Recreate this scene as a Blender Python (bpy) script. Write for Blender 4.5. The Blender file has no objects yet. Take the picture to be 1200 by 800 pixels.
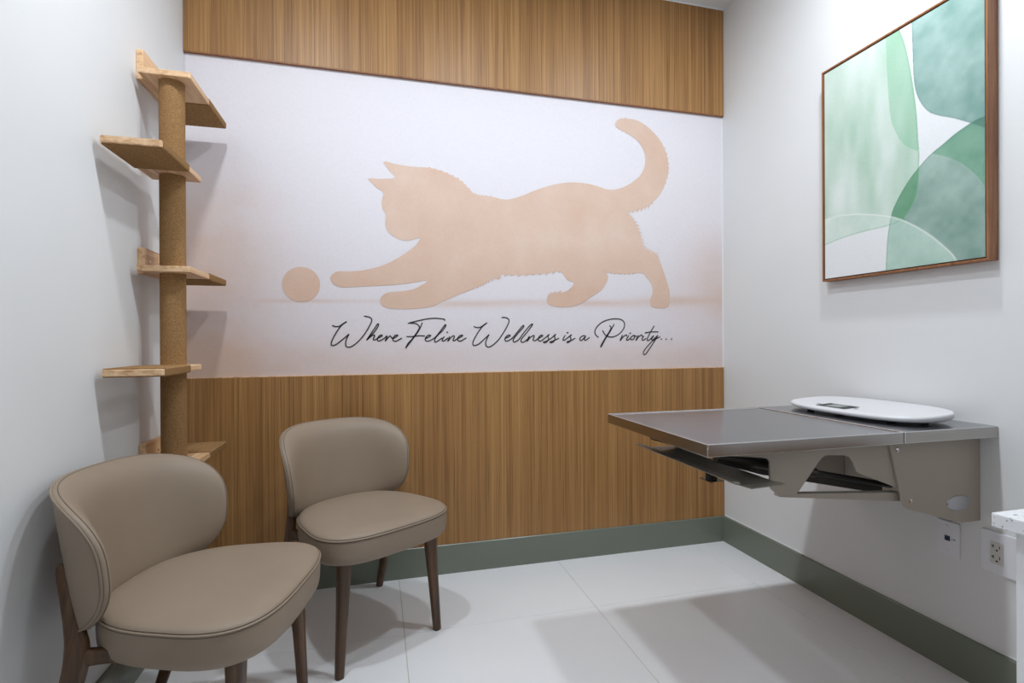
import bpy, bmesh, math, random
import numpy as np
from mathutils import Vector, Matrix

random.seed(7); np.random.seed(7)
scn = bpy.context.scene
col = scn.collection

# ------------------------------------------------------------------ camera
FOC = 607.8732                       # focal length in pixels of a 1200 x 800 frame
CAMZ = 1.10
def _basis():
    y, p, r = math.radians(14.7101), math.radians(-0.096), math.radians(-0.2825)
    f = Vector((math.sin(y)*math.cos(p), math.cos(y)*math.cos(p), math.sin(p)))
    rt = Vector((math.cos(y), -math.sin(y), 0)); up = rt.cross(f)
    return f, rt*math.cos(r) + up*math.sin(r), -rt*math.sin(r) + up*math.cos(r)
FWD, RGT, UPV = _basis()
cam_d = bpy.data.cameras.new('camera'); cam = bpy.data.objects.new('camera', cam_d); col.objects.link(cam)
cam_d.sensor_width = 36; cam_d.lens = FOC/1200*36; cam_d.clip_start = 0.02
M = Matrix((RGT, UPV, -FWD)).transposed().to_4x4(); M.translation = (0, 0, CAMZ)
cam.matrix_world = M
scn.camera = cam

# ------------------------------------------------------------------ world, light level, exposure
w = bpy.data.worlds.new('world'); scn.world = w; w.use_nodes = True
w.node_tree.nodes['Background'].inputs[0].default_value = (.8, .88, 1, 1)
w.node_tree.nodes['Background'].inputs[1].default_value = .05
vs = scn.view_settings
vs.view_transform = 'Standard'; vs.look = 'None'; vs.gamma = 1; vs.use_curve_mapping = False
vs.exposure = 0.0
LAMP_W = 15.5
LAMP_COL = (.86, .935, 1.0)
LAMPS = [(-.345, 1.25), (.525, 1.25), (1.40, 1.25)]     # recessed ceiling downlights, one row

# room extents
XL, XR, YB, YF, ZC = -.772, 1.842, 2.459, -.60, 2.894
MB_, MT_, BB = .950, 2.315, .1386      # mural bottom, mural top, baseboard top

# ------------------------------------------------------------------ helpers
def lin(c): return c/12.92 if c <= .04045 else ((c+.055)/1.055)**2.4
def S(r, g, b): return (lin(r/255), lin(g/255), lin(b/255))

def at(u, v, axis, val):
    """point of a plane (axis = val) that the photograph shows at u, v"""
    d = FWD*FOC + RGT*(u-600) + UPV*(400-v)
    o = Vector((0, 0, CAMZ)); t = (val-o[axis])/d[axis]
    return o + d*t

class N:
    """tiny node-tree builder"""
    def __init__(s, name):
        s.m = bpy.data.materials.new(name); s.m.use_nodes = True
        s.t = s.m.node_tree; s.b = s.t.nodes['Principled BSDF']
    def n(s, typ, **kw):
        nd = s.t.nodes.new(typ)
        for k, v in kw.items(): setattr(nd, k, v)
        return nd
    def l(s, a, b): s.t.links.new(a, b)
    def coord(s, scale=(1, 1, 1), kind='Object', rot=(0, 0, 0)):
        tc = s.n('ShaderNodeTexCoord'); mp = s.n('ShaderNodeMapping')
        s.l(tc.outputs[kind], mp.inputs[0]); mp.inputs['Scale'].default_value = scale; mp.inputs['Rotation'].default_value = rot
        return mp.outputs[0]
    def noise(s, co, scale=5, detail=4, rough=.5, dist=0):
        nd = s.n('ShaderNodeTexNoise'); s.l(co, nd.inputs['Vector'])
        nd.inputs['Scale'].default_value = scale; nd.inputs['Detail'].default_value = detail
        nd.inputs['Roughness'].default_value = rough; nd.inputs['Distortion'].default_value = dist
        return nd.outputs['Fac']
    def ramp(s, fac, stops):
        nd = s.n('ShaderNodeValToRGB'); e = nd.color_ramp.elements
        while len(e) < len(stops): e.new(.5)
        for el, (p, c) in zip(e, stops): el.position = p; el.color = (*c, 1)
        s.l(fac, nd.inputs[0]); return nd.outputs[0]
    def mix(s, fac, a, b, mode='MIX'):
        nd = s.n('ShaderNodeMix', data_type='RGBA', blend_type=mode)
        for sk, v in ((nd.inputs['Factor'], fac), (nd.inputs['A'], a), (nd.inputs['B'], b)):
            if hasattr(v, 'links'): s.l(v, sk)
            elif isinstance(v, (int, float)): sk.default_value = v
            else: sk.default_value = (*v, 1)
        return nd.outputs['Result']
    def bump(s, h, strength=.1, dist=.01):
        nd = s.n('ShaderNodeBump'); nd.inputs['Strength'].default_value = strength; nd.inputs['Distance'].default_value = dist
        s.l(h, nd.inputs['Height']); s.l(nd.outputs[0], s.b.inputs['Normal'])
    def base(s, c):
        if hasattr(c, 'links'): s.l(c, s.b.inputs['Base Color'])
        else: s.b.inputs['Base Color'].default_value = (*c, 1)
    def set(s, **kw):
        for k, v in kw.items(): s.b.inputs[k.replace('_', ' ')].default_value = v
        return s.m

def paint(name, c, rough=.5, var=.03, scale=3, spec=.5):
    k = N(name); co = k.coord()
    f = k.noise(co, scale, 3)
    k.base(k.ramp(f, [(.3, tuple(x*(1-var) for x in c)), (.7, tuple(min(1, x*(1+var)) for x in c))]))
    k.bump(k.noise(co, 260, 2), .04, .002)
    return k.set(Roughness=rough, Specular_IOR_Level=spec)

MAT = {}
MAT["wall"] = paint("wall_paint", (.76, .76, .76), .55, .015)
MAT['ceiling'] = paint('ceiling_paint', (.82, .82, .82), .7, .01)
MAT['green'] = paint('green_baseboard_paint', S(118, 124, 111), .25, .04, 2)
MAT['caulk'] = paint('white_caulk', (.86, .86, .86), .5, .01)

def laminate():
    k = N('oak_laminate')
    fine = k.noise(k.coord((120, 120, .9)), 1, 5, .62)
    wide = k.noise(k.coord((24, 24, .06)), 1, 3, .6, .15)
    line = k.noise(k.coord((300, 300, 2.0)), 1, 2, .5)
    a = k.ramp(wide, [(.30, S(133, 92, 51)), (.5, S(162, 117, 68)), (.70, S(187, 141, 88))])
    b = k.ramp(fine, [(.30, S(113, 76, 40)), (.5, S(165, 120, 71)), (.72, S(194, 150, 97))])
    c = k.mix(.45, a, b)
    d = k.ramp(line, [(.34, (.42, .37, .32)), (.47, (1, 1, 1))])
    k.base(k.mix(.6, c, d, 'MULTIPLY'))
    k.bump(line, .06, .001)
    return k.set(Roughness=.42, Specular_IOR_Level=.4)
MAT['laminate'] = laminate()

def wood(name, dark, mid, light, scale=1, rough=.45, axis=2):
    k = N(name); s = [38*scale]*3; s[axis] = 2.2*scale
    f = k.noise(k.coord(tuple(s)), 1, 5, .6, .6)
    k.base(k.ramp(f, [(.3, dark), (.5, mid), (.7, light)]))
    k.bump(f, .05, .002)
    return k.set(Roughness=rough)
MAT['walnut'] = wood('walnut', S(58, 38, 22), S(84, 57, 34), S(106, 75, 47), 1.4, .38)
MAT['frame_wood'] = wood('frame_wood', S(112, 66, 34), S(142, 90, 52), S(160, 108, 68), 2, .45)
def pine():
    k = N('pine_board')
    f = k.noise(k.coord((34, 3, 70)), 1, 4, .55, 1.2)
    k.base(k.ramp(f, [(.28, S(186, 140, 98)), (.5, S(222, 182, 140)), (.75, S(238, 205, 166))]))
    k.bump(f, .04, .001)
    return k.set(Roughness=.5)
MAT['pine'] = pine()
def sisal(name, direction):
    k = N(name)
    wv = k.n('ShaderNodeTexWave', wave_type='BANDS', bands_direction=direction)
    k.l(k.coord(), wv.inputs[0]); wv.inputs['Scale'].default_value = 95; wv.inputs['Distortion'].default_value = 2.5; wv.inputs['Detail'].default_value = 3
    wv.inputs['Detail Scale'].default_value = 3
    nz = k.noise(k.coord((1, 1, 2.2)), 210, 4, .7)
    c = k.ramp(nz, [(.28, S(128, 95, 60)), (.5, S(164, 126, 84)), (.74, S(198, 161, 117))])
    d = k.ramp(wv.outputs['Fac'], [(.1, (.66, .62, .56)), (.6, (1, 1, 1))])
    k.base(k.mix(.6, c, d, 'MULTIPLY'))
    ad = k.n('ShaderNodeMath', operation='ADD'); k.l(wv.outputs['Fac'], ad.inputs[0]); k.l(nz, ad.inputs[1])
    k.bump(ad.outputs[0], .5, .003)
    return k.set(Roughness=.95, Specular_IOR_Level=.1)
MAT['rope'] = sisal('sisal_rope', 'Z')
MAT['mat'] = sisal('sisal_mat', 'X')
def leather():
    k = N('taupe_leatherette')
    co = k.coord(); n1 = k.noise(co, 4, 3)
    k.base(k.ramp(n1, [(.3, S(142, 125, 108)), (.7, S(149, 132, 114))]))
    vo = k.n('ShaderNodeTexVoronoi'); k.l(co, vo.inputs[0]); vo.inputs['Scale'].default_value = 700
    k.bump(vo.outputs['Distance'], .08, .001)
    return k.set(Roughness=.5, Specular_IOR_Level=.35)
MAT['leather'] = leather()
MAT['leather_dark'] = paint('taupe_piping', S(108, 93, 78), .55, .03)
def steel(name, c, rough, sc):
    k = N(name); f = k.noise(k.coord(sc), 1, 4, .6)
    k.base(k.ramp(f, [(.3, tuple(x*.9 for x in c)), (.7, c)]))
    mr = k.n('ShaderNodeMapRange'); k.l(f, mr.inputs[0]); mr.inputs['To Min'].default_value = rough*.8; mr.inputs['To Max'].default_value = rough*1.25
    k.l(mr.outputs[0], k.b.inputs['Roughness'])
    return k.set(Metallic=1.0)
MAT['steel'] = steel('brushed_stainless_steel', (.27, .276, .29), .17, (4, 260, 4))
MAT['steel_edge'] = steel('stainless_edge', (.44, .42, .40), .22, (5, 5, 300))
MAT['satin'] = paint('satin_metal', S(152, 144, 132), .35, .05)
MAT['chrome'] = steel('bright_metal', (.75, .75, .75), .25, (60, 60, 60))
MAT['beige_metal'] = paint('beige_powder_coat', S(172, 163, 150), .45, .02)
MAT['black'] = paint('black_rubber', (.012, .012, .013), .5, .05)
MAT['dark_steel'] = paint('dark_steel', (.03, .027, .024), .4, .1)
MAT['white_plastic'] = paint('white_plastic', (.70, .685, .70), .32, .01)
MAT['plate_white'] = paint('wall_plate_white', (.78, .78, .82), .35, .01)
MAT['ivory'] = paint('receptacle_white', (.62, .60, .56), .35, .01)
MAT['blue_jack'] = paint('blue_jack', S(36, 62, 120), .4, .02)
MAT['grey_badge'] = steel('grey_badge', (.52, .53, .55), .4, (150, 150, 40))
MAT['lcd'] = paint('lcd_grey_green', S(122, 136, 130), .25, .02)
MAT['ink'] = paint('dark_ink', S(48, 46, 44), .6, .02)
MAT['cabinet'] = paint('white_cabinet', (.80, .80, .81), .4, .01)
def tile():
    k = N('white_porcelain_tile'); co = k.coord()
    f = k.noise(co, 1.6, 5, .6, .4)
    k.base(k.ramp(f, [(.3, S(234, 234, 236)), (.7, S(239, 239, 240))]))
    return k.set(Roughness=.24, Specular_IOR_Level=.5)
MAT['tile'] = tile()
MAT['grout'] = paint('grout', S(196, 190, 183), .85, .05, 30)
def quartz():
    k = N('speckled_quartz'); co = k.coord()
    f1 = k.noise(co, 55, 3, .6); f2 = k.noise(co, 140, 2, .6)
    a = k.ramp(f1, [(.33, S(150, 152, 160)), (.37, S(232, 232, 234))])
    b = k.ramp(f2, [(.30, (.45, .45, .5)), (.35, (1, 1, 1))])
    k.base(k.mix(1, a, b, 'MULTIPLY'))
    return k.set(Roughness=.2)
MAT['quartz'] = quartz()
def lens():
    k = N('lamp_lens'); k.base((.9, .9, .9))
    k.b.inputs['Emission Color'].default_value = (*LAMP_COL, 1); k.b.inputs['Emission Strength'].default_value = 6
    return k.m
MAT['lens'] = lens()
def printed(name, grain, amt, rough):
    k = N(name)
    at_ = k.n('ShaderNodeAttribute', attribute_name='ink_colour')
    f = k.noise(k.coord((1, 1, 1)), grain, 4, .65)
    d = k.ramp(f, [(.3, (1-amt,)*3), (.7, (1, 1, 1))])
    k.base(k.mix(1, at_.outputs['Color'], d, 'MULTIPLY'))
    k.bump(k.noise(k.coord((1, 1, 1)), 700, 2), .03, .0005)
    return k.set(Roughness=rough, Specular_IOR_Level=.25)
MAT['mural'] = printed('printed_mural_vinyl', 90, .05, .6)
MAT['canvas'] = printed('printed_canvas', 110, .05, .75)
def catprint():
    k = N('peach_print')
    f = k.noise(k.coord((1, 1, 1)), 4, 4, .6)
    g = k.noise(k.coord((1, 1, 1)), 160, 3, .7)
    a = k.ramp(f, [(.3, S(221, 188, 168)), (.55, S(226, 197, 179)), (.75, S(231, 206, 190))])
    b = k.ramp(g, [(.3, (.93, .92, .91)), (.7, (1, 1, 1))])
    c = k.mix(1, a, b, 'MULTIPLY')
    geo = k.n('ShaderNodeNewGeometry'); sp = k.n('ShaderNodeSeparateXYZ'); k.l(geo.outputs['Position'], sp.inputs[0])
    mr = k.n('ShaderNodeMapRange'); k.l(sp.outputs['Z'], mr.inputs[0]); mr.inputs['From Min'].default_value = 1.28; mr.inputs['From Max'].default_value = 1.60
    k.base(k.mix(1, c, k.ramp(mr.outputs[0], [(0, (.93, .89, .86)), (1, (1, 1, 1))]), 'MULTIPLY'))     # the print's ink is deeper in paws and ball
    return k.set(Roughness=.6, Specular_IOR_Level=.25)
MAT['cat'] = catprint()

OFF = {}
def thing(name, label, cat, loc=(0, 0, 0), group=None):
    o = bpy.data.objects.new(name, None); col.objects.link(o); o.location = loc; o.empty_display_size = .1
    o['label'] = label; o['category'] = cat
    if group: o['group'] = group
    OFF[o.name] = Vector(loc); return o

def obj(name, vf, mat, parent=None, smooth=None, kind=None):
    """vf = (verts, faces) in world coordinates (or the thing's own when it stands at the origin)"""
    vts, fcs = vf
    off = OFF.get(parent.name, Vector()) if parent else Vector()
    me = bpy.data.meshes.new(name)
    me.from_pydata([Vector(p)-off for p in vts], [], fcs); me.validate()
    bm = bmesh.new(); bm.from_mesh(me); bmesh.ops.recalc_face_normals(bm, faces=bm.faces); bm.to_mesh(me); bm.free()
    if smooth is not None:
        for p in me.polygons: p.use_smooth = True
        me.set_sharp_from_angle(angle=math.radians(smooth))
    me.materials.append(MAT[mat])
    o = bpy.data.objects.new(name, me); col.objects.link(o)
    if parent: o.parent = parent; OFF[o.name] = off
    if kind: o['kind'] = kind
    return o

def dump(bm):
    bm.verts.ensure_lookup_table(); bm.verts.index_update()
    r = ([v.co.copy() for v in bm.verts], [[v.index for v in f.verts] for f in bm.faces]); bm.free(); return r

def box(x0, x1, y0, y1, z0, z1, bev=0, seg=2):
    bm = bmesh.new(); bmesh.ops.create_cube(bm, size=1)
    for v in bm.verts:
        v.co = ((x0+x1)/2+v.co.x*(x1-x0), (y0+y1)/2+v.co.y*(y1-y0), (z0+z1)/2+v.co.z*(z1-z0))
    if bev: bmesh.ops.bevel(bm, geom=bm.edges[:], offset=bev, segments=seg, affect='EDGES', profile=.6)
    return dump(bm)

def join(*parts):
    V, F = [], []
    for v, f in parts:
        n = len(V); V += list(v); F += [[i+n for i in q] for q in f]
    return V, F

def prism(poly, axis, a, b, bev=0):
    """polygon extruded along an axis: axis 1 -> poly is (x, z); axis 0 -> (y, z); axis 2 -> (x, y)"""
    def pt(p, h): return {0: (h, p[0], p[1]), 1: (p[0], h, p[1]), 2: (p[0], p[1], h)}[axis]
    bm = bmesh.new()
    lo = [bm.verts.new(pt(p, a)) for p in poly]; hi = [bm.verts.new(pt(p, b)) for p in poly]
    n = len(poly); caps = [bm.faces.new(lo), bm.faces.new(hi[::-1])]
    for i in range(n): bm.faces.new((lo[i], hi[i], hi[(i+1) % n], lo[(i+1) % n]))
    bmesh.ops.recalc_face_normals(bm, faces=bm.faces)
    if bev:
        ed = [e for c in caps for e in c.edges]
        bmesh.ops.bevel(bm, geom=ed, offset=bev, segments=1, affect='EDGES')
    return dump(bm)

def lathe(prof, c, n=32, axis=2):
    """profile of (radius, height) turned round an axis through c; closed at both ends"""
    V, F = [], []
    for r, h in prof:
        for i in range(n):
            a = 2*math.pi*i/n; p = [0, 0, 0]; p[(axis+1) % 3] = r*math.cos(a); p[(axis+2) % 3] = r*math.sin(a); p[axis] = h
            V.append(Vector(p)+Vector(c))
    for j in range(len(prof)-1):
        for i in range(n):
            F.append([j*n+i, j*n+(i+1) % n, (j+1)*n+(i+1) % n, (j+1)*n+i])
    F.append(list(range(n))[::-1]); F.append([(len(prof)-1)*n+i for i in range(n)])
    return V, F

def sweep(pts, sizes, side, n=12, p=4.0, closed=False):
    """rounded-rectangle section swept along pts; sizes (w, h): w along `side`, h across it"""
    pts = [Vector(q) for q in pts]; V, F = [], []; m = len(pts)
    for i, q in enumerate(pts):
        if closed: t = pts[(i+1) % m]-pts[i-1]
        else: t = pts[min(i+1, m-1)]-pts[max(i-1, 0)]
        t.normalize(); sd = Vector(side) if not callable(side) else side(i)
        sd = (sd-t*sd.dot(t)).normalized(); ot = t.cross(sd)
        wd, ht = sizes[i] if isinstance(sizes, list) else sizes
        for k in range(n):
            a = 2*math.pi*(k+.5)/n; c, s_ = math.cos(a), math.sin(a)
            x = math.copysign(abs(c)**(2/p), c)*wd/2; y = math.copysign(abs(s_)**(2/p), s_)*ht/2
            V.append(q+sd*x+ot*y)
    for i in range(m if closed else m-1):
        j = (i+1) % m
        for k in range(n): F.append([i*n+k, i*n+(k+1) % n, j*n+(k+1) % n, j*n+k])
    if not closed: F.append(list(range(n))[::-1]); F.append([(m-1)*n+k for k in range(n)])
    return V, F

def spline(P, k=6, closed=False):
    """Catmull-Rom through 2D or 3D points"""
    P = [Vector(p) for p in P]; n = len(P); out = []
    for i in range(n if closed else n-1):
        if closed: a, b, c, d = P[i-1], P[i], P[(i+1) % n], P[(i+2) % n]
        else: a, b, c, d = P[max(i-1, 0)], P[i], P[i+1], P[min(i+2, n-1)]
        for j in range(k):
            t = j/k
            out.append(.5*((2*b)+(c-a)*t+(2*a-5*b+4*c-d)*t*t+(3*b-a-3*c+d)*t**3))
    if not closed: out.append(P[-1])
    return out

def layers(rings, cap0=True, cap1=True):
    """skin a stack of rings (each a list of n points)"""
    n = len(rings[0]); V = [p for r in rings for p in r]; F = []
    for j in range(len(rings)-1):
        for i in range(n): F.append([j*n+i, j*n+(i+1) % n, (j+1)*n+(i+1) % n, (j+1)*n+i])
    if cap0: F.append(list(range(n))[::-1])
    if cap1: F.append([(len(rings)-1)*n+i for i in range(n)])
    return V, F

# ------------------------------------------------------------------ the room
T = .10
obj('wall_back', box(XL-T, XR+T, YB, YB+T, 0, ZC), 'wall', kind='structure')
obj('wall_left', box(XL-T, XL, YF, YB, 0, ZC), 'wall', kind='structure')
obj('wall_right', box(XR, XR+T, YF, YB, 0, ZC), 'wall', kind='structure')
# unseen doorway, assumed and left open behind the camera to keep low shadows dark
obj('wall_front', join(box(XL-T, -.66, YF-T, YF, 0, ZC), box(.52, XR+T, YF-T, YF, 0, ZC), box(-.66, .52, YF-T, YF, 2.13, ZC)), 'wall', kind='structure')
obj('ceiling', box(XL-T, XR+T, YF-T, YB+T, ZC, ZC+T), 'ceiling', kind='structure')
floor = obj('floor', box(XL-T, XR+T, YF-T, YB+T, -.08, -.0015), 'grout', kind='structure')
TS, GX, GY, G = .776, .098, 1.985, .0013
i0, i1 = math.floor((XL-GX)/TS), math.floor((XR-GX)/TS)
j0, j1 = math.floor((YF-GY)/TS), math.floor((YB-GY)/TS)
for i in range(i0, i1+1):
    for j in range(j0, j1+1):
        x0, x1 = max(GX+i*TS+G, XL), min(GX+(i+1)*TS-G, XR); y0, y1 = max(GY+j*TS+G, YF), min(GY+(j+1)*TS-G, YB)
        if x1-x0 > .02 and y1-y0 > .02: obj('tile', box(x0, x1, y0, y1, -.012, 0, .0008, 1), 'tile', floor)
# green baseboards and the white caulk beads above them
BT = .012
def basepoly(a, b): return [(a, 0), (b, 0), (b, BB-.004), (b+(a-b)*.3, BB), (a, BB)]
obj('baseboard_back', prism(basepoly(YB, YB-BT), 0, XL, XR), 'green', kind='structure')
obj('baseboard_left', prism(basepoly(XL, XL+BT), 1, YF, YB-BT), 'green', kind='structure')
obj('baseboard_right', prism(basepoly(XR, XR-BT), 1, YF, YB-BT), 'green', kind='structure')
obj('trim_1', box(XR-.004, XR, YF, YB-BT, BB, BB+.005, .001, 1), 'caulk', kind='structure')
obj('trim_2', box(XR-.005, XR, YB-.006, YB, MB_, MT_, .001, 1), 'caulk', kind='structure')
obj('trim_3', box(XL, XR, YB-.024, YB-.018, ZC-.006, ZC, .001, 1), 'caulk', kind='structure')

# wood-look panels above and below the mural
t = thing('wood_panel', 'oak-look laminate panel along the top of the back wall, under the ceiling', 'panel', ((XL+XR)/2, YB, MT_))
obj('panel_face', box(XL+.001, XR-.003, YB-.018, YB-.0005, MT_+.004, ZC-.001, .0008, 1), 'laminate', t)
obj('panel_edge', box(XL+.001, XR-.003, YB-.0175, YB-.0005, MT_, MT_+.004), 'frame_wood', t)
t = thing('wood_panel', 'oak-look laminate panel below the mural, above the green baseboard', 'panel', ((XL+XR)/2, YB, BB))
obj('panel_face', box(XL+.001, XR-.003, YB-.010, YB-.0005, BB, MB_-.003, .0008, 1), 'laminate', t)
obj('panel_edge', box(XL+.001, XR-.003, YB-.010, YB-.0005, MB_-.003, MB_), 'pine', t)

# ------------------------------------------------------------------ recessed downlights
def downlight(x, y, label):
    t = thing('downlight', label, 'ceiling light', (x, y, ZC), 'recessed ceiling downlights')
    ring = [(.062, -.001), (.064, -.006), (.082, -.005), (.086, 0)]
    V, F = lathe(ring, (x, y, ZC), 40); obj('trim_ring', (V, F[:-2]), 'white_plastic', t, 40)
    obj('lens', lathe([(.062, -.0025), (.062, -.0015)], (x, y, ZC), 40), 'lens', t)
    ld = bpy.data.lights.new('downlight_lamp', 'AREA'); ld.shape = 'DISK'; ld.size = .12; ld.energy = LAMP_W; ld.color = LAMP_COL
    lo = bpy.data.objects.new('downlight_lamp', ld); col.objects.link(lo); lo.parent = t; lo.location = (0, 0, -.012)
for (x, y), l in zip(LAMPS, ('recessed round ceiling downlight nearest the cat tree wall', 'recessed round ceiling downlight in the middle of the row', 'recessed round ceiling downlight above the folding exam table')):
    downlight(x, y, l)

# ------------------------------------------------------------------ mural
def wallpt(u, v, lift=.0): p = at(u, v, 1, YB); return Vector((p.x, YB-lift, p.z))
MY = YB-.003
def mural_grid():
    nx, nz = 420, 220
    X = np.linspace(XL+.001, XR-.005, nx); Z = np.linspace(MB_, MT_, nz)
    gx, gz = np.meshgrid(X, Z)
    # photograph coordinates of every grid point: the print is described in them
    d = np.stack([gx, np.full_like(gx, YB), gz-CAMZ], -1)
    f, r, u = (np.array(v) for v in (FWD, RGT, UPV)); zz = d@f
    U, V = 600+FOC*(d@r)/zz, 400-FOC*(d@u)/zz
    rng = np.random.RandomState(3)
    def smooth_noise(cells):
        a = rng.rand(cells[0]+2, cells[1]+2)
        yi = np.linspace(0, cells[0], nz); xi = np.linspace(0, cells[1], nx)
        y0 = yi.astype(int).clip(0, cells[0]); x0 = xi.astype(int).clip(0, cells[1]); fy = (yi-y0)[:, None]; fx = (xi-x0)[None]
        fy = fy*fy*(3-2*fy); fx = fx*fx*(3-2*fx)
        return (a[y0][:, x0]*(1-fy)*(1-fx)+a[y0+1][:, x0]*fy*(1-fx)+a[y0][:, x0+1]*(1-fy)*fx+a[y0+1][:, x0+1]*fy*fx)
    nz1 = smooth_noise((14, 16)); nz2 = smooth_noise((40, 50))
    nn = .65*nz1+.35*nz2
    def g(cu, cv, su, sv, a): return a*np.exp(-((U-cu)/su)**2-((V-cv)/sv)**2)
    sig = lambda x: 1/(1+np.exp(-x))
    wash = .72*sig((300-U)/28)*sig((V-215)/20)*(.45+.8*nn)                    # soft blotch left
    wash += .75*sig((V-405)/9)*(.55+.6*nn)*(.55+.45*np.abs((U-560)/320))     # bottom band
    wash += g(850, 345, 55, 42, .65)*(.6+.6*nn) + g(835, 300, 25, 30, .25)
    wash += g(250, 330, 50, 40, .22) + g(240, 420, 70, 30, .25)+g(800, 250, 60, 60, .10)
    # printed ground line and soft printed shade under ball, paws and hind legs
    gl = 352+ .0*U
    wash += g(352, 352.5, 45, 2.2, .55)+g(420, 353, 60, 2.0, .30)+g(540, 356, 60, 4.0, .55)+g(610, 353, 40, 3.0, .30)
    wash += g(690, 355, 40, 3.5, .55)+g(790, 352, 45, 5, .55)+g(740, 356, 50, 5, .22)+g(650, 357, 140, 5, .16)
    wash = np.clip(wash*.95, 0, 1)[..., None]
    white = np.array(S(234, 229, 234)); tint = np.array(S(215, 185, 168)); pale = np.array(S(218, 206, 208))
    side = np.clip(.55*sig((V-300)/40)+.25*sig((330-U)/60), 0, .8)[..., None]  # weaker light towards the bottom, put into the sheet's colour; also a left tint
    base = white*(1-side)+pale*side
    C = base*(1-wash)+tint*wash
    verts = np.stack([gx, np.full_like(gx, MY), gz], -1).reshape(-1, 3)
    ids = np.arange(nx*nz).reshape(nz, nx)
    q = np.stack([ids[:-1, :-1], ids[:-1, 1:], ids[1:, 1:], ids[1:, :-1]], -1).reshape(-1, 4)
    return verts, q, C.reshape(-1, 3)
def colour_mesh(name, verts, quads, C, mat, parent, off):
    me = bpy.data.meshes.new(name)
    me.from_pydata((verts-np.array(off)).tolist(), [], quads.tolist())
    a = me.color_attributes.new('ink_colour', 'FLOAT_COLOR', 'POINT')
    a.data.foreach_set('color', np.concatenate([C, np.ones((len(C), 1))], 1).astype(np.float32).ravel())
    me.materials.append(MAT[mat]); o = bpy.data.objects.new(name, me); col.objects.link(o); o.parent = parent; OFF[o.name] = Vector(off)
    return o
mu = thing('wall_mural', 'pale printed mural of a kitten reaching for a ball, with script lettering', 'mural', ((XL+XR)/2, YB, MB_))
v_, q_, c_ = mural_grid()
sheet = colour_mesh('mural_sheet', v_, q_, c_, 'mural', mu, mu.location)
# body of the sheet behind its printed face
obj('mural_backing', box(XL+.001, XR-.005, YB-.0028, YB-.0004, MB_, MT_), 'caulk', mu)

A = lambda x, y: (x/3.637+310, y/3.637+160)
B = lambda x, y: (x/3.0767+560, y/3.0767+120)
cat = [A(*p) for p in [(443, 180), (490, 181), (530, 180), (556, 174), (532, 146), (508, 114), (516, 107), (545, 115), (580, 122), (640, 130), (700, 134), (752, 147), (800, 168), (840, 192), (870, 222), (885, 240), (905, 248)]]
nb0 = len(cat)
cat += [B(*p) for p in [(0, 335), (30, 337), (60, 343), (85, 349), (110, 350), (150, 340), (200, 320), (250, 303), (300, 292), (345, 289), (390, 293), (430, 303), (470, 315), (500, 313), (530, 303), (560, 285), (585, 262), (600, 230), (602, 195), (592, 165), (575, 140), (550, 120), (520, 103), (500, 92), (495, 80), (500, 68), (515, 60), (545, 60), (575, 67), (605, 85), (635, 112), (660, 145), (678, 185), (685, 220), (685, 255), (675, 290), (660, 325), (640, 350), (615, 372), (590, 385), (560, 393), (537, 395), (550, 410), (565, 430), (578, 455), (585, 480), (592, 505), (600, 528), (620, 535), (640, 545), (652, 565), (665, 600), (678, 640), (688, 675), (690, 705), (686, 735), (665, 742), (640, 740), (625, 735), (620, 715), (628, 690), (628, 665), (615, 640), (600, 620), (583, 612), (560, 617), (530, 618), (495, 617), (470, 612), (457, 606), (466, 625), (465, 645), (445, 675), (410, 700), (370, 725), (330, 737), (285, 737), (255, 728), (248, 710), (255, 692), (275, 685), (310, 683), (330, 672), (346, 650), (322, 640), (296, 610), (250, 615), (200, 620), (150, 622), (100, 622), (80, 619), (76, 640), (62, 632), (40, 645), (20, 655), (0, 665)]]
cat += [A(*p) for p in [(870, 657), (830, 672), (790, 690), (750, 705), (720, 722), (660, 732), (600, 735), (540, 733), (505, 722), (493, 700), (500, 680), (525, 665), (570, 660), (620, 654), (660, 638), (692, 614), (600, 627), (520, 634), (440, 638), (380, 641), (330, 642), (300, 632), (283, 612), (282, 598), (295, 582), (320, 574), (380, 574), (440, 566), (500, 550), (560, 522), (610, 490), (645, 462), (660, 440), (664, 432), (640, 437), (610, 444), (580, 440), (545, 422), (522, 398), (515, 370), (517, 335), (503, 310), (500, 280), (505, 250), (503, 235), (480, 220), (460, 200)]]
dens = spline(cat, 8, True)
rng = random.Random(5)
def furry(u, v):
    if 500 < u < 575 and v < 235: return 1.5
    if u > 735 and 235 < v < 300: return 3.6
    if u > 775 and v < 260: return 1.4
    if 715 < u < 735 and v < 165: return 1.3
    if 555 < u < 660 and 315 < v < 345: return 3.0
    if 690 < u < 760 and 314 < v < 326: return 1.9
    return .12
outl = []
nd = len(dens)
for i, p in enumerate(dens):
    tg = dens[(i+1) % nd]-dens[i-1]; tg.normalize(); nrm = Vector((tg.y, -tg.x))
    k = furry(p.x, p.y); h = ((.5+.7*rng.random()) if i % 4 == 0 else -.1*rng.random())*k
    q = p+nrm*h+tg*(.9*h if k > .5 else 0); outl.append(wallpt(q.x, q.y, .0042))
obj('cat_print', (outl, [list(range(nd))]), 'cat', sheet)
bc = wallpt(353.2, 333.2)
obj('ball_print', ([Vector((bc.x+.0785*math.cos(a), YB-.0042, bc.z+.0775*math.sin(a))) for a in [2*math.pi*i/48 for i in range(48)]], [list(range(48))]), 'cat', sheet)

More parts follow.
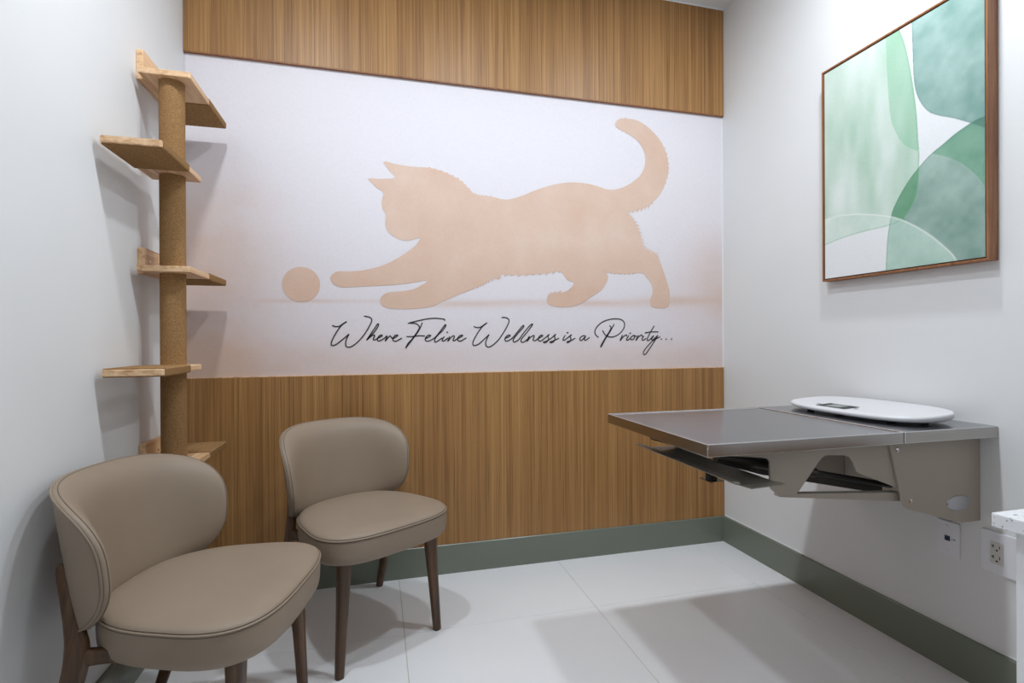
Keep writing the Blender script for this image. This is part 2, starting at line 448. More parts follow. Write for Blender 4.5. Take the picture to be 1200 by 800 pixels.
# script lettering: pen strokes as flat ribbons
T1 = lambda x, y: (x/8.571+380, y/8.571+360)
T2 = lambda x, y: (x/8.571+510, y/8.571+360)
T3 = lambda x, y: (x/8.0+650, y/8.0+360)
def ribbon(pts, width=.0052):
    P = [wallpt(u, v, .0046) for u, v in pts]; n = len(P); V, F = [], []
    for i in range(n):
        t_ = P[min(i+1, n-1)]-P[max(i-1, 0)]
        t_ = t_.normalized() if t_.length > 1e-9 else Vector((1, 0, 0)); nn = Vector((-t_.z, 0, t_.x))
        hw = width/2*(.75 if i in (0, n-1) else 1)
        V += [P[i]+nn*hw, P[i]-nn*hw]
    for i in range(n-1): F.append([2*i, 2*i+1, 2*i+3, 2*i+2])
    return V, F
def word(strokes):
    parts = []
    for k, pts in strokes:
        q = [Vector(k(*p)) for p in pts]
        parts.append(ribbon([(p.x, p.y) for p in (spline(q, 6) if len(q) > 2 else q)], .0085 if len(pts) == 2 else .0054))
    obj('lettering', join(*parts), 'ink', sheet)
e_ = lambda x, y: [(x, y), (x+40, y-20), (x+53, y-33), (x+33, y-36), (x+8, y-12), (x, y+10), (x+20, y+24), (x+57, y+10), (x+90, y-8)]
word([(T1, [(80, 180), (110, 192), (150, 190), (190, 165), (228, 143)]),
      (T1, [(228, 143), (185, 170), (140, 225), (100, 290), (75, 345), (72, 375), (90, 383), (120, 372), (170, 335), (215, 298), (250, 268)]),
      (T1, [(250, 268), (228, 310), (216, 355), (220, 388), (243, 400), (280, 390), (340, 345), (400, 275), (445, 205), (475, 140), (470, 110), (440, 95), (400, 88)]),
      (T1, [(425, 332), (465, 270), (510, 205), (535, 168), (546, 172), (535, 200), (500, 250), (450, 302), (430, 325), (470, 290), (500, 278), (506, 290), (492, 316), (502, 328), (535, 312), (570, 294), (582, 282), (568, 278), (545, 295), (532, 320), (545, 337), (580, 325), (612, 303), (630, 283)]),
      (T1, [(632, 285), (625, 310), (612, 338), (638, 308), (660, 287), (672, 298), (690, 312), (730, 290), (737, 280), (715, 280), (694, 303), (690, 328), (715, 340), (750, 325), (778, 308)])])
word([(T1, [(840, 165), (860, 155), (930, 138), (1020, 118), (1100, 110), (1170, 114), (1205, 121), (1209, 135)]),
      (T1, [(985, 152), (950, 230), (890, 315), (840, 380), (818, 408), (842, 362), (890, 308), (932, 248), (955, 205), (940, 175), (905, 160), (862, 160)]),
      (T1, [(825, 293), (880, 293), (950, 285), (1012, 287)]),
      (T1, [(1012, 315), (1055, 295), (1068, 282), (1045, 280), (1018, 305), (1015, 330), (1040, 340), (1078, 325), (1120, 295), (1170, 232), (1206, 182), (1219, 175), (1215, 195), (1180, 240), (1130, 290), (1108, 325), (1114, 348), (1144, 335), (1185, 305)]),
      (T2, [(92, 292), (70, 325), (76, 340), (98, 330), (128, 305)]), (T2, [(112, 254), (126, 246)]),
      (T2, [(145, 290), (125, 340), (160, 300), (185, 285), (190, 300), (178, 328), (190, 335), (222, 315), (260, 295), (275, 282), (255, 280), (230, 300), (225, 325), (245, 340), (280, 325), (312, 305)])])
word([(T2, [(385, 190), (410, 202), (450, 200), (490, 175), (520, 155)]),
      (T2, [(520, 155), (480, 185), (440, 235), (400, 300), (378, 350), (380, 378), (400, 382), (440, 365), (490, 320), (540, 272)]),
      (T2, [(540, 272), (520, 310), (505, 355), (512, 388), (535, 398), (575, 380), (630, 330), (680, 260), (720, 190), (740, 140), (730, 115), (700, 102), (665, 103)]),
      (T2, [(702, 312), (745, 290), (750, 280), (730, 280), (705, 300), (698, 325), (715, 340), (750, 325), (785, 295), (830, 240), (872, 190), (887, 182), (880, 205), (830, 260), (790, 310), (780, 335), (795, 348), (838, 322), (880, 265), (940, 192), (970, 168), (972, 180), (920, 250), (870, 310), (860, 340), (880, 350), (922, 322), (945, 287)]),
      (T2, [(945, 287), (920, 340), (955, 300), (988, 283), (990, 300), (980, 325), (1000, 335), (1028, 316), (1070, 292), (1078, 282), (1060, 280), (1038, 300), (1032, 325), (1055, 338), (1095, 312), (1142, 272), (1130, 290), (1136, 312), (1125, 340), (1100, 356), (1085, 347), (1115, 338), (1165, 308), (1207, 270), (1195, 290), (1201, 312), (1190, 340), (1165, 356), (1150, 347), (1180, 338), (1215, 322), (1240, 310)])])
word([(T3, [(97, 260), (75, 298), (85, 308), (112, 290), (155, 256), (142, 275), (150, 295), (140, 318), (118, 331), (115, 321), (150, 312), (190, 288)]), (T3, [(110, 241), (126, 234)])])
word([(T3, [(278, 263), (245, 275), (232, 300), (245, 310), (270, 290), (287, 266), (276, 298), (286, 308), (325, 282)])])
word([(T3, [(555, 155), (520, 220), (470, 300), (435, 365), (430, 360), (470, 288), (510, 225), (525, 190), (510, 170)]),
      (T3, [(410, 282), (380, 255), (375, 220), (400, 175), (450, 135), (520, 112), (580, 108), (630, 120), (652, 155), (640, 205), (600, 250), (550, 275), (505, 275), (470, 255), (445, 215)]),
      (T3, [(632, 258), (610, 312), (640, 275), (668, 258), (674, 272)]),
      (T3, [(692, 262), (670, 300), (680, 308), (708, 288)]), (T3, [(697, 247), (711, 239)]),
      (T3, [(737, 262), (712, 280), (712, 302), (730, 300), (747, 280), (737, 262), (765, 272)]),
      (T3, [(780, 260), (758, 310), (785, 275), (812, 258), (818, 275)]),
      (T3, [(832, 266), (815, 300), (828, 308), (855, 288)]), (T3, [(842, 242), (856, 236)]),
      (T3, [(930, 172), (890, 240), (865, 295), (870, 312), (895, 295), (925, 265), (905, 295), (912, 305), (940, 285), (962, 263), (930, 320), (890, 380), (850, 437), (830, 437), (832, 410), (870, 360), (920, 310), (985, 275)]),
      (T3, [(845, 240), (900, 230), (970, 230)]),
      (T3, [(990, 300), (1001, 296)]), (T3, [(1036, 300), (1047, 296)]), (T3, [(1086, 300), (1097, 296)])])

# ------------------------------------------------------------------ framed painting on the right wall
PX, PY0, PY1, PZ0, PZ1 = 1.800, 1.155, 1.762, 1.338, 2.207
pt_ = thing('framed_painting', 'large abstract green watercolour print in a thin wooden frame on the right wall', 'painting', (XR, (PY0+PY1)/2, PZ0))
fw = .007
obj('frame_rail', box(PX, XR-.001, PY0, PY1, PZ0, PZ0+fw, .0008, 1), 'frame_wood', pt_)
obj('frame_rail', box(PX, XR-.001, PY0, PY1, PZ1-fw, PZ1, .0008, 1), 'frame_wood', pt_)
obj('frame_rail', box(PX, XR-.001, PY0, PY0+fw, PZ0+fw, PZ1-fw, .0008, 1), 'frame_wood', pt_)
obj('frame_rail', box(PX, XR-.001, PY1-fw, PY1, PZ0+fw, PZ1-fw, .0008, 1), 'frame_wood', pt_)
obj('backing_board', box(PX+.022, XR-.002, PY0+fw, PY1-fw, PZ0+fw, PZ1-fw), 'black', pt_)
cg = fw+.0045
obj('canvas_block', box(PX+.004, PX+.022, PY0+cg, PY1-cg, PZ0+cg, PZ1-cg), 'caulk', pt_)
def art():
    ny, nz = 560, 800
    X0 = PX+.0035
    Y = np.linspace(PY1-cg, PY0+cg, ny); Z = np.linspace(PZ0+cg, PZ1-cg, nz); gy, gz = np.meshgrid(Y, Z)
    E = lambda x, y: (x/4.444+950, y/4.444)
    D = lambda x, y: (x/4.0+950, y/4.0+150)
    def w2(pts, k): return [(lambda p: (p.y, p.z))(at(*k(*q), 0, X0)) for q in pts]
    ymin, ymax, zmin, zmax = PY0-.1, PY1+.1, PZ0-.1, PZ1+.1
    def inside(poly):
        r = np.zeros(gy.shape, bool); n = len(poly)
        for i in range(n):
            (y0, z0), (y1, z1) = poly[i], poly[(i+1) % n]
            if z0 == z1: continue
            c = ((z0 > gz) != (z1 > gz)) & (gy < (y1-y0)*(gz-z0)/(z1-z0)+y0); r ^= c
        return r
    def dist(line):
        dmin = np.full(gy.shape, 9.)
        for (y0, z0), (y1, z1) in zip(line[:-1], line[1:]):
            dy, dz = y1-y0, z1-z0; L = dy*dy+dz*dz+1e-12
            t = np.clip(((gy-y0)*dy+(gz-z0)*dz)/L, 0, 1); dmin = np.minimum(dmin, np.hypot(gy-y0-t*dy, gz-z0-t*dz))
        return dmin
    sm = lambda pts: [(p[0], p[1]) for p in spline([(a, b, 0) for a, b in pts], 6)]
    b1 = sm(w2([(440, 100), (460, 150), (490, 230), (515, 340), (535, 460), (550, 580), (558, 700)], E)+w2([(503, 50), (508, 110), (508, 170), (505, 240), (495, 310), (470, 370), (430, 425), (365, 457), (250, 485), (150, 515), (60, 552)], D))
    S1 = inside(b1+[(ymax, b1[-1][1]), (ymax, zmax), (b1[0][0], zmax)])
    l6 = sm(w2([(380, 60), (390, 200), (400, 400), (415, 600), (445, 690), (490, 755), (570, 790)], E))
    S6 = inside(l6+[(l6[-1][0]-.05, l6[-1][1]), (l6[-1][0]-.05, zmax), (l6[0][0], zmax)]) & S1
    b2 = sm(w2([(522, 60), (525, 115), (530, 250), (535, 380), (545, 465), (570, 530), (610, 578), (660, 600), (740, 615), (830, 640), (915, 668), (960, 684)], E))
    S2 = inside(b2+[(ymin, b2[-1][1]), (ymin, zmax), (b2[0][0], zmax)])
    b3 = sm(w2([(960, 582), (915, 600), (850, 630), (760, 690)], E)+w2([(620, 75), (560, 125), (510, 180), (460, 245), (415, 320), (385, 385), (372, 440), (362, 500), (357, 560), (352, 663), (351, 700)], D))
    S3 = inside(b3+[(b3[-1][0], zmin), (ymin, zmin), (ymin, b3[0][1])])
    b4 = sm(w2([(440, 96), (500, 105), (560, 120), (630, 135), (700, 165), (760, 210), (800, 255), (825, 300), (850, 350)], D))
    S4 = inside(b4+[(ymin, b4[-1][1]), (ymin, zmin), (b4[0][0], zmin)])
    b5 = sm(w2([(40, 440), (75, 428), (130, 412), (200, 405), (280, 405), (370, 415), (430, 432), (500, 465), (570, 510), (630, 560), (670, 600), (690, 640)], D))
    S5 = inside(b5+[(b5[-1][0], zmin), (ymax, zmin), (ymax, b5[0][1])])
    rg = np.random.RandomState(11)
    def sn(cz, cy):
        a = rg.rand(cz+2, cy+2); yi = np.linspace(0, cz, nz); xi = np.linspace(0, cy, ny)
        y0 = yi.astype(int).clip(0, cz); x0 = xi.astype(int).clip(0, cy); fy = (yi-y0)[:, None]; fx = (xi-x0)[None]; fy = fy*fy*(3-2*fy); fx = fx*fx*(3-2*fx)
        return a[y0][:, x0]*(1-fy)*(1-fx)+a[y0+1][:, x0]*fy*(1-fx)+a[y0][:, x0+1]*(1-fy)*fx+a[y0+1][:, x0+1]*fy*fx
    streak = .7*sn(3, 9)+.3*sn(8, 22); blot = .5*sn(7, 6)+.3*sn(16, 13)+.2*sn(40, 30)
    C = np.zeros(gy.shape+(3,)); C[:] = S(228, 229, 230)
    def put(mask, a, b, k):
        a, b = np.array(S(*a)), np.array(S(*b)); k = np.clip((k-.5)*1.7+.5, 0, 1)[..., None]; m = mask[..., None]
        C[:] = np.where(m, a*(1-k)+b*k, C)
    put(S1, (174, 200, 182), (217, 226, 219), streak*.8+blot*.2)
    put(S6, (156, 194, 168), (180, 209, 189), streak)
    put(S1 & S5, (196, 214, 202), (215, 226, 218), blot)
    put(S2, (120, 156, 147), (166, 191, 185), blot)
    put(S3, (104, 150, 127), (132, 171, 150), blot)
    put(S3 & S4, (122, 152, 141), (162, 185, 175), blot)
    put(S3 & S2, (88, 128, 112), (104, 144, 126), blot)
    put(S3 & S1, (96, 146, 114), (118, 164, 134), blot)
    put(S3 & S5, (164, 194, 180), (188, 210, 198), blot)
    def rim(d, mask, c, wd, amt):
        k = (np.exp(-(d/wd)**2)*amt*mask)[..., None]; C[:] = C*(1-k)+np.array(S(*c))*k
    rim(dist(b1), S1, (104, 168, 124), .0032, .65); rim(dist(b2), S2, (92, 132, 122), .003, .7); rim(dist(b3), S3, (80, 128, 104), .003, .6)
    rim(dist(l6), S6, (150, 196, 166), .002, .5); rim(dist(b5), S3 | S1, (236, 238, 232), .0022, .8); rim(dist(b4), S3, (176, 196, 186), .0018, .35)
    C = C.reshape(nz//2, 2, ny//2, 2, 3).mean((1, 3)); ny, nz = ny//2, nz//2
    gy, gz = np.meshgrid(np.linspace(PY1-cg, PY0+cg, ny), np.linspace(PZ0+cg, PZ1-cg, nz))
    verts = np.stack([np.full_like(gy, X0), gy, gz], -1).reshape(-1, 3)
    ids = np.arange(ny*nz).reshape(nz, ny)
    q = np.stack([ids[:-1, :-1], ids[:-1, 1:], ids[1:, 1:], ids[1:, :-1]], -1).reshape(-1, 4)
    return verts, q, C.reshape(-1, 3)
colour_mesh('canvas', *art(), 'canvas', pt_, pt_.location)

# ------------------------------------------------------------------ cat tree
PCX, PCY, PR = -.670, 2.012, .0385
ct = thing('cat_tree', 'tall sisal-wrapped cat climbing post with five staggered pine shelves, in the corner', 'cat tree', (PCX, PCY, 0))
prof = [(PR, 0)]
obj('post', lathe([(PR, 0), (PR, .35), (PR, .7), (PR, 1.05), (PR, 1.4), (PR, 1.75), (PR, 1.985)], (PCX, PCY, 0), 48), 'rope', ct, 40)
SX0, SX1 = -.751, -.597
def shelf(z0, y0, y1, toward_back, notch, bracket):
    th = .0195
    s = obj('shelf', prism([(SX0, y0), (SX1-.006, y0), (SX1, y0+.006), (SX1, y1-.004), (SX1-.004, y1), (SX0, y1)], 2, z0, z0+th, .0015), 'pine', ct)
    a, b = (notch, y1-.008) if toward_back else (y0+.008, notch)
    g = .003
    # matting wrapped round the board: outer skin all the way round the section
    prof = [(SX0-.001, z0-g), (SX1+g-.003, z0-g), (SX1+g, z0-g+.004), (SX1+g, z0+th+g-.004), (SX1+g-.003, z0+th+g), (SX0-.001, z0+th+g)]
    inn = [(SX0-.001, z0-.0002), (SX1+.0002, z0-.0002), (SX1+.0002, z0+th+.0002), (SX0-.001, z0+th+.0002)]
    obj('sisal_wrap', prism(prof+inn[::-1], 1, a, b), 'mat', s)
    if bracket:
        yb0, yb1 = 2.000, 2.195; bh = .100 if z0 > 1.9 else .086
        br = obj('wall_bracket', prism([(yb0, z0-.001), (yb1, z0-.001), (yb1, z0+bh), (yb0+.004, z0+bh), (yb0, z0+bh-.004)], 0, XL+.0005, SX0-.0005, .001), 'pine', s)
        for yy in (yb0+.045, yb0+.11):
            obj('screw', lathe([(.0045, 0), (.004, .0012), (.001, .0012)], (SX0-.0005, yy, z0+.045), 10, 0), 'chrome', s)
shelf(1.985, 1.955, 2.385, True, 2.160, True)
shelf(1.667, 1.712, 2.068, False, 1.934, False)
shelf(1.333, 1.940, 2.370, True, 2.150, True)
shelf(1.003, 1.715, 2.058, False, 1.936, False)
shelf(.672, 1.945, 2.360, True, 2.146, True)

# ------------------------------------------------------------------ upholstered chairs
def superell(th, n):
    c, s = math.cos(th), math.sin(th)
    return math.copysign(abs(c)**(2/n), c), math.copysign(abs(s)**(2/n), s)
def make_chair():
    t = thing('upholstered_chair', '', 'chair')
    n = 72
    def seat_ring(z, sc):
        R = []
        for i in range(n):
            c, s = superell(2*math.pi*i/n, 2.75 if i > n/2 else 2.75+.3*math.sin(2*math.pi*i/n)); y = (.219 if s > 0 else .252)*s*sc
            R.append(Vector((.25*(1+.617*.219*s)*c*sc, y, z)))
        return R
    seat = obj('seat', layers([seat_ring(z, sc) for z, sc in [(.374, .86), (.375, .93), (.379, .965), (.387, .985), (.400, .995), (.43, 1.0), (.452, 1.0), (.459, .997), (.466, .985), (.471, .96), (.4755, .91), (.479, .82), (.482, .65), (.4835, .4), (.484, .15)]]), 'leather', t, 60)
    obj('welt', sweep(seat_ring(.4595, .997), (.0062, .0062), (0, 0, 1), 8, 2, True), 'leather', seat, 80)
    for z, sc in ((.4555, 1.0005), (.4640, .9905)):
        obj('seam', sweep(seat_ring(z, sc), (.0024, .0024), (0, 0, 1), 6, 2, True), 'leather_dark', seat, 80)
    # backrest: padded shell wrapped round the back of the seat, flaring a little towards the top
    PA, PB, PY, PM_, PMAX, zc = .213, .200, -.070, 2.5, 1.43, .590
    def bp(q, z, d):
        ph = PMAX*q; s, c = math.sin(ph), math.cos(ph); m = PM_
        d = d+.109*(z-.6)
        x = PA*math.copysign(abs(s)**(2/m), s); y = -PB*abs(c)**(2/m)
        nx = math.copysign(abs(x/PA)**(m-1), x)/PA; ny = -abs(y/PB)**(m-1)/PB; L = math.hypot(nx, ny)
        return Vector((x+nx/L*d, PY+y+ny/L*d-.027*(z-.6), z))
    def back_ring(r, d, m=120):
        out = []
        for i in range(m):
            c, s = superell(2*math.pi*i/m, 2.67)
            out.append(bp(c*r, zc+(.186 if s > 0 else .171)*s*r, d))
        return out
    prof = [(.02, -.014), (.1, -.014), (.2, -.014), (.3, -.0139), (.4, -.0137), (.5, -.0133), (.6, -.0125), (.68, -.011), (.75, -.0085), (.81, -.005), (.86, -.0005), (.905, .005), (.94, .011), (.965, .0165), (.985, .0225), (.996, .027), (1.0, .030), (1.0, .038), (.993, .0435), (.978, .0455), (.95, .046), (.9, .046), (.82, .046), (.74, .046), (.66, .046), (.58, .046), (.5, .046), (.4, .046), (.3, .046), (.2, .046), (.1, .046), (.02, .046)]
    back = obj('backrest', layers([back_ring(r, d) for r, d in prof]), 'leather', t, 60)
    obj('welt', sweep(back_ring(.984, .0455), (.0062, .0062), (0, 0, 1), 8, 2, True), 'leather', back, 80)
    for r, d in ((1.0005, .0325), (.992, .0445), (.974, .0462)):
        obj('seam', sweep(back_ring(r, d), (.0024, .0024), (0, 0, 1), 6, 2, True), 'leather_dark', back, 80)
    for sx in (-1, 1):
        obj('leg', sweep(spline([(sx*.176, .128, .380), (sx*.180, .130, .30), (sx*.188, .133, .18), (sx*.2, .1385, 0)], 4), [(.053-.025*i/12, .043-.017*i/12) for i in range(13)], (1, 0, 0), 12, 3.2), 'walnut', t, 50)
        pts = spline([(sx*.184, -.262, .592), (sx*.185, -.258, .575), (sx*.190, -.245, .52), (sx*.200, -.225, .455), (sx*.210, -.210, .40), (sx*.217, -.219, .33), (sx*.226, -.252, .22), (sx*.233, -.295, .10), (sx*.239, -.3325, 0)], 3)
        m = len(pts); sz = []
        for p in pts:
            z = p.z
            d = .018+.016*min(1, (.592-z)/.02) if z > .57 else (.034+.020*math.exp(-((z-.40)/.05)**2) if z > .40 else .028+.026*(z/.40))
            sz.append((.026-.003*(1 if z > .5 else 0), d))
        obj('leg', sweep(pts, sz, (1, 0, 0), 12, 3.2), 'walnut', t, 50)
        obj('side_rail', sweep(spline([(sx*.210, -.212, .386), (sx*.205, -.165, .391), (sx*.192, -.05, .388), (sx*.180, .120, .388)], 4), [(.024, .044-.024*i/12) for i in range(13)], (1, 0, 0), 12, 3.2), 'walnut', t, 50)
    obj('front_rail', box(-.172, .172, .115, .138, .366, .384, .003), 'walnut', t)
    obj('rear_rail', box(-.2, .2, -.195, -.170, .366, .384, .003), 'walnut', t)
    return t
def copy_tree(o, parent=None):
    c = o.copy(); col.objects.link(c); c.parent = parent
    for ch in o.children: copy_tree(ch, c)
    return c
ch = make_chair()
ch2 = copy_tree(ch)
for c, (x, y, a), l in ((ch, (-.401, 1.534, 1.329), 'taupe upholstered chair nearest the camera, its back to the left wall'),
                        (ch2, (-.022, 2.004, .546), 'taupe upholstered chair standing farther off, its back to the wood panel')):
    c.location = (x, y, 0); c.rotation_euler = (0, 0, a+math.pi); c['label'] = l; c['group'] = 'upholstered visitor chairs'

# ------------------------------------------------------------------ folding exam table on the right wall
TX0, TXS, TX1, TY0, TY1, TZ, TH = .820, 1.468, XR-.001, 1.157, 1.748, .8314, .034
et = thing('exam_table', 'stainless steel fold-down exam table on beige brackets, mounted on the right wall', 'exam table', (TX1, (TY0+TY1)/2, .52))
def top(x0, x1, y0, y1, lip_l, lip_r):
    z1, z0, d, lw = TZ, TZ-TH, .0035, .004
    xi0, xi1, yi0, yi1 = x0+(lw if lip_l else 0), x1-(lw if lip_r else 0), y0+lw, y1-lw
    V = [(x0, y0, z0), (x1, y0, z0), (x1, y1, z0), (x0, y1, z0), (x0, y0, z1), (x1, y0, z1), (x1, y1, z1), (x0, y1, z1)]
    sl = .006
    V += [(xi0, yi0, z1), (xi1, yi0, z1), (xi1, yi1, z1), (xi0, yi1, z1)]
    V += [(xi0+(sl if lip_l else 0), yi0+sl, z1-d), (xi1-(sl if lip_r else 0), yi0+sl, z1-d), (xi1-(sl if lip_r else 0), yi1-sl, z1-d), (xi0+(sl if lip_l else 0), yi1-sl, z1-d)]
    F = [[0, 3, 2, 1], [0, 1, 5, 4], [2, 3, 7, 6], [4, 5, 9, 8], [6, 7, 11, 10], [8, 9, 13, 12], [10, 11, 15, 14], [12, 13, 14, 15]]
    if lip_l: F += [[3, 0, 4, 7], [7, 4, 8, 11], [11, 8, 12, 15]]
    else: F += [[3, 0, 4, 8, 12, 15, 11, 7]]
    if lip_r: F += [[1, 2, 6, 5], [5, 6, 10, 9], [9, 10, 14, 13]]
    else: F += [[1, 2, 6, 10, 14, 13, 9, 5]]
    return V, F
def edged(name, vf):
    o = obj(name, vf, 'steel', et)
    o.data.materials.append(MAT['steel_edge']); o.data.materials.append(MAT['chrome'])
    for p in o.data.polygons:
        if p.area < .03: p.material_index = 1
    bv = o.modifiers.new('bevel', 'BEVEL'); bv.width = .0018; bv.segments = 2; bv.limit_method = 'ANGLE'; bv.material = 2  # brighter metal on the bevel paints in the rim's highlight line
    return o
edged('table_leaf', top(TX0, TXS, TY0, TY1, True, False))
edged('fixed_top', box(TXS+.004, TX1, TY0, TY1, TZ-TH, TZ))
zt = TZ-TH
boxpoly = [(1.472, zt), (1.478, .782), (1.523, .612), (1.532, .597), (1.548, .586), (1.763, .526), (1.841, .526), (1.841, zt)]
leafpoly = [(.862, zt), (.862, .790), (1.035, .772), (1.052, .768), (1.058, .760), (1.059, .692), (1.062, .684), (1.085, .665), (1.093, .661), (1.142, .660), (1.150, .663), (1.163, .676), (1.226, .748), (1.238, .760), (1.254, .766), (1.318, .762), (1.336, .755), (1.347, .742), (1.362, .712), (1.375, .704), (1.474, .667), (1.512, .652), (1.476, .782), (1.470, zt)]
for near, (ya, yb) in ((True, (1.207, 1.212)), (False, (1.693, 1.698))):
    b = obj('wall_bracket', prism(boxpoly, 1, ya, yb, .0008), 'beige_metal', et)
    sgn = -1 if near else 1
    yo = ya if near else yb
    for (x, z, r) in ((1.505, .768, .007), (1.556, .611, .006)):
        sc = obj('screw', lathe([(r, 0), (r, .002*sgn), (r*.6, .0035*sgn), (r*.1, .004*sgn)], (x, yo, z), 14, 1), 'chrome', b, 40)
    obj('leaf_bracket', prism(leafpoly, 1, ya+(.007 if near else -.007), yb+(.007 if near else -.007), .0008), 'beige_metal', et)
    y1_, y2_ = (1.222, 1.246) if near else (1.659, 1.683)
    arm = [(1.10, .664), (1.535, .634), (1.535, .607), (1.10, .655)]
    obj('support_arm', prism(arm, 1, y1_, y2_, .001), 'beige_metal', et)
    ym = (y1_+y2_)/2+(.04 if near else -.04)
    obj('gas_spring', sweep([(.93, ym, .770), (1.27, ym, .700)], (.030, .030), (0, 1, 0), 14, 2), 'dark_steel', et, 50)
    obj('spring_rod', sweep([(1.25, ym, .704), (1.56, ym, .640)], (.018, .018), (0, 1, 0), 12, 2), 'black', et, 50)
    obj('arm_channel', prism([(.955, .775), (1.10, .735), (1.56, .628), (1.56, .606), (1.10, .700), (.955, .743)], 1, ym+.026, ym+.046), 'dark_steel', et)
# badge on the near bracket
bd = lathe([(1, 0), (.96, -.0022), (.85, -.003), (.05, -.003)], (0, 0, 0), 36, 1)
obj('badge', ([Vector((1.750+p[0]*.051, 1.207+p[1], .589+p[2]*.0235)) for p in bd[0]], bd[1]), 'grey_badge', et, 40)
obj('rear_panel', box(TX1-.006, TX1, 1.215, 1.69, .526, zt-.001), 'beige_metal', et)
# release bar under the free edge
zb = [(.905, .7245), (.937, .7215), (.944, .7105), (1.062, .7085), (1.062, .7065), (.942, .7085), (.935, .7195), (.905, .7225)]
obj('release_bar', prism(zb, 1, 1.185, 1.705), 'satin', et)
obj('release_bar_tab', prism([(.90, .7255), (.955, .7085), (1.06, .712), (1.06, .7095), (.955, .706), (.90, .7235)], 1, 1.160, 1.186), 'satin', et)
obj('stop_plate', box(.928, .975, 1.300, 1.350, .6885, .6905), 'steel_edge', et)
sb = obj('rubber_stop', box(.940, .962, 1.312, 1.338, .690, .7105, .002), 'black', et)
obj('stop_bolt', lathe([(.005, .680), (.006, .682), (.006, .6885)], (.951, 1.325, 0), 10), 'black', sb)

# ------------------------------------------------------------------ weighing scale on the table
sz = TZ+.0003
SCX, SCY, SA, SB_ = 1.680, 1.470, .144, .264
wsn = thing('weighing_scale', 'flat white oval digital weighing scale lying on the steel table', 'scale', (SCX, SCY, sz))
def stop_(x): return .060*(x-(SCX-SA))            # the pan rises towards the wall side
def srng(z, ins, k):
    o = []
    for i in range(80):
        c, s = superell(2*math.pi*i/80, 2.9)
        x = SCX+(SA-ins)*c; o.append(Vector((x, SCY+(SB_-ins)*s, z+k*stop_(x))))
    return o
obj('scale_body', layers([srng(sz+z, i, k) for z, i, k in [(.0075, .03, .0), (.0075, .012, .2), (.010, .004, .5), (.0145, .0005, .8), (.019, .0005, 1), (.0225, .003, 1), (.024, .007, 1), (.0238, .02, 1), (.0232, .05, 1), (.023, .10, 1)]]), 'white_plastic', wsn, 50)
for sx in (-1, 1):
    for sy in (-1, 1):
        obj('foot', lathe([(.012, sz), (.012, sz+.0078)], (SCX+sx*.07, SCY+sy*.16, 0), 16), 'black', wsn)
def onpan(x0, x1, y0, y1, h0, h1):
    V, F = box(x0, x1, y0, y1, 0, 1)
    return [Vector((p[0], p[1], sz+.0235+stop_(p[0])+(h1 if p[2] > .5 else h0))) for p in V], F
dsp = obj('display', onpan(1.567, 1.634, 1.445, 1.565, -.001, .0012), 'black', wsn)
obj('lcd', onpan(1.575, 1.626, 1.475, 1.535, .0011, .0016), 'lcd', dsp)
for yy in (1.428, 1.582):
    obj('button', onpan(1.594, 1.604, yy-.005, yy+.005, -.001, .0012), 'grey_badge', wsn)

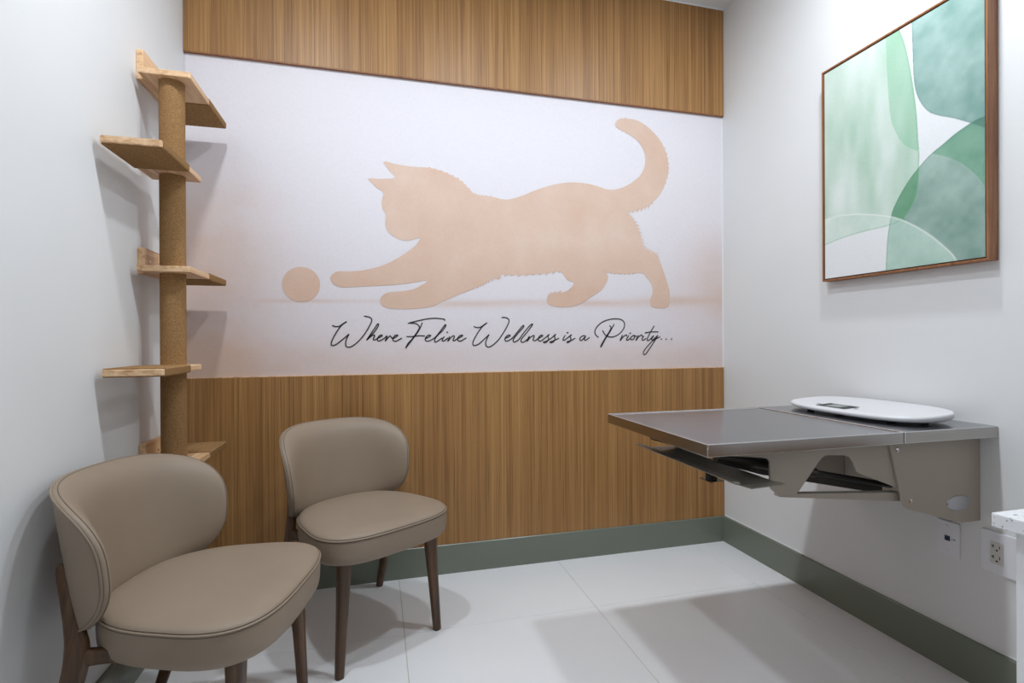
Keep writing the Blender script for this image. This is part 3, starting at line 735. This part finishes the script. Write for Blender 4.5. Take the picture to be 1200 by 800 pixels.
# ------------------------------------------------------------------ wall plates
dp = thing('data_wall_plate', 'white wall plate with one blue data jack, under the exam table bracket', 'wall plate', (XR, 1.300, .437))
pl = obj('plate', box(XR-.006, XR-.0003, 1.264, 1.336, .381, .493, .002), 'plate_white', dp)
obj('jack', box(XR-.0075, XR-.005, 1.293, 1.310, .428, .445, .0008, 1), 'blue_jack', dp)
obj('jack_opening', box(XR-.0078, XR-.0073, 1.296, 1.307, .431, .441), 'black', dp)
for z in (.397, .477): obj('screw', lathe([(.0035, 0), (.003, -.001), (.0005, -.001)], (XR-.006, 1.303, z), 10, 0), 'chrome', dp)
for y0, y1 in ((1.286, 1.2885), (1.277, 1.2835)): obj('marking', box(XR-.0064, XR-.0059, y0, y1, .4355, .4385), 'ink', dp)
op = thing('power_outlet', 'white duplex power outlet with a wide cover plate, below the countertop corner', 'outlet', (XR, 1.155, .441))
obj('cover_plate', box(XR-.008, XR-.0003, 1.107, 1.202, .377, .506, .003), 'plate_white', op)
for z in (.392, .491): obj('screw', lathe([(.003, 0), (.0025, -.0008), (.0005, -.0008)], (XR-.008, 1.157, z), 10, 0), 'plate_white', op)
rc = obj('receptacle', box(XR-.0105, XR-.007, 1.140, 1.175, .409, .475, .0012, 1), 'ivory', op)
for zc_ in (.4585, .4255):
    for y0, y1, dz in ((1.1645, 1.167, .005), (1.148, 1.150, .005)):
        obj('slot', box(XR-.0109, XR-.0104, y0, y1, zc_-dz+.004, zc_+dz+.004), 'ink', rc)
    obj('slot', box(XR-.0109, XR-.0104, 1.1645, 1.171, zc_+.003, zc_+.0055), 'ink', rc)
    obj('slot', lathe([(.003, 0), (.003, -.0004)], (XR-.0105, 1.1565, zc_-.007), 10, 0), 'ink', rc)

# ------------------------------------------------------------------ worktop at the right edge of the view
wt = thing('countertop', 'white speckled quartz countertop corner at the right edge, above the power outlet', 'countertop', (1.52, .2, .722))
obj('slab', box(1.196, XR-.001, YF+.03, .765, .722, .750, .003), 'quartz', wt)
bc_ = thing('base_cabinet', 'base cabinet with a white edge strip under the speckled quartz countertop', 'cabinet', (1.54, .2, 0))
obj('body', box(1.253, XR-.013, YF+.05, .720, .09, .7215, .001, 1), 'cabinet', bc_)
obj('end_panel', box(1.2455, XR-.013, .7205, .745, 0, .7215, .001, 1), 'laminate', bc_)
obj('edge_strip', box(1.232, 1.245, .7205, .745, 0, .7215, .001, 1), 'cabinet', bc_)
obj('plinth', box(1.29, XR-.013, YF+.05, .720, 0, .0895), 'cabinet', bc_)
for k in range(3):
    y0 = YF+.053+k*.422; d_ = obj('door', box(1.234, 1.2525, y0, y0+.417, .10, .712, .002), 'laminate', bc_)
    obj('handle', sweep([(1.2335, y0+.05, .60), (1.212, y0+.05, .605), (1.212, y0+.05, .685), (1.2335, y0+.05, .69)], (.010, .010), (0, 1, 0), 8, 2), 'chrome', d_, 50)
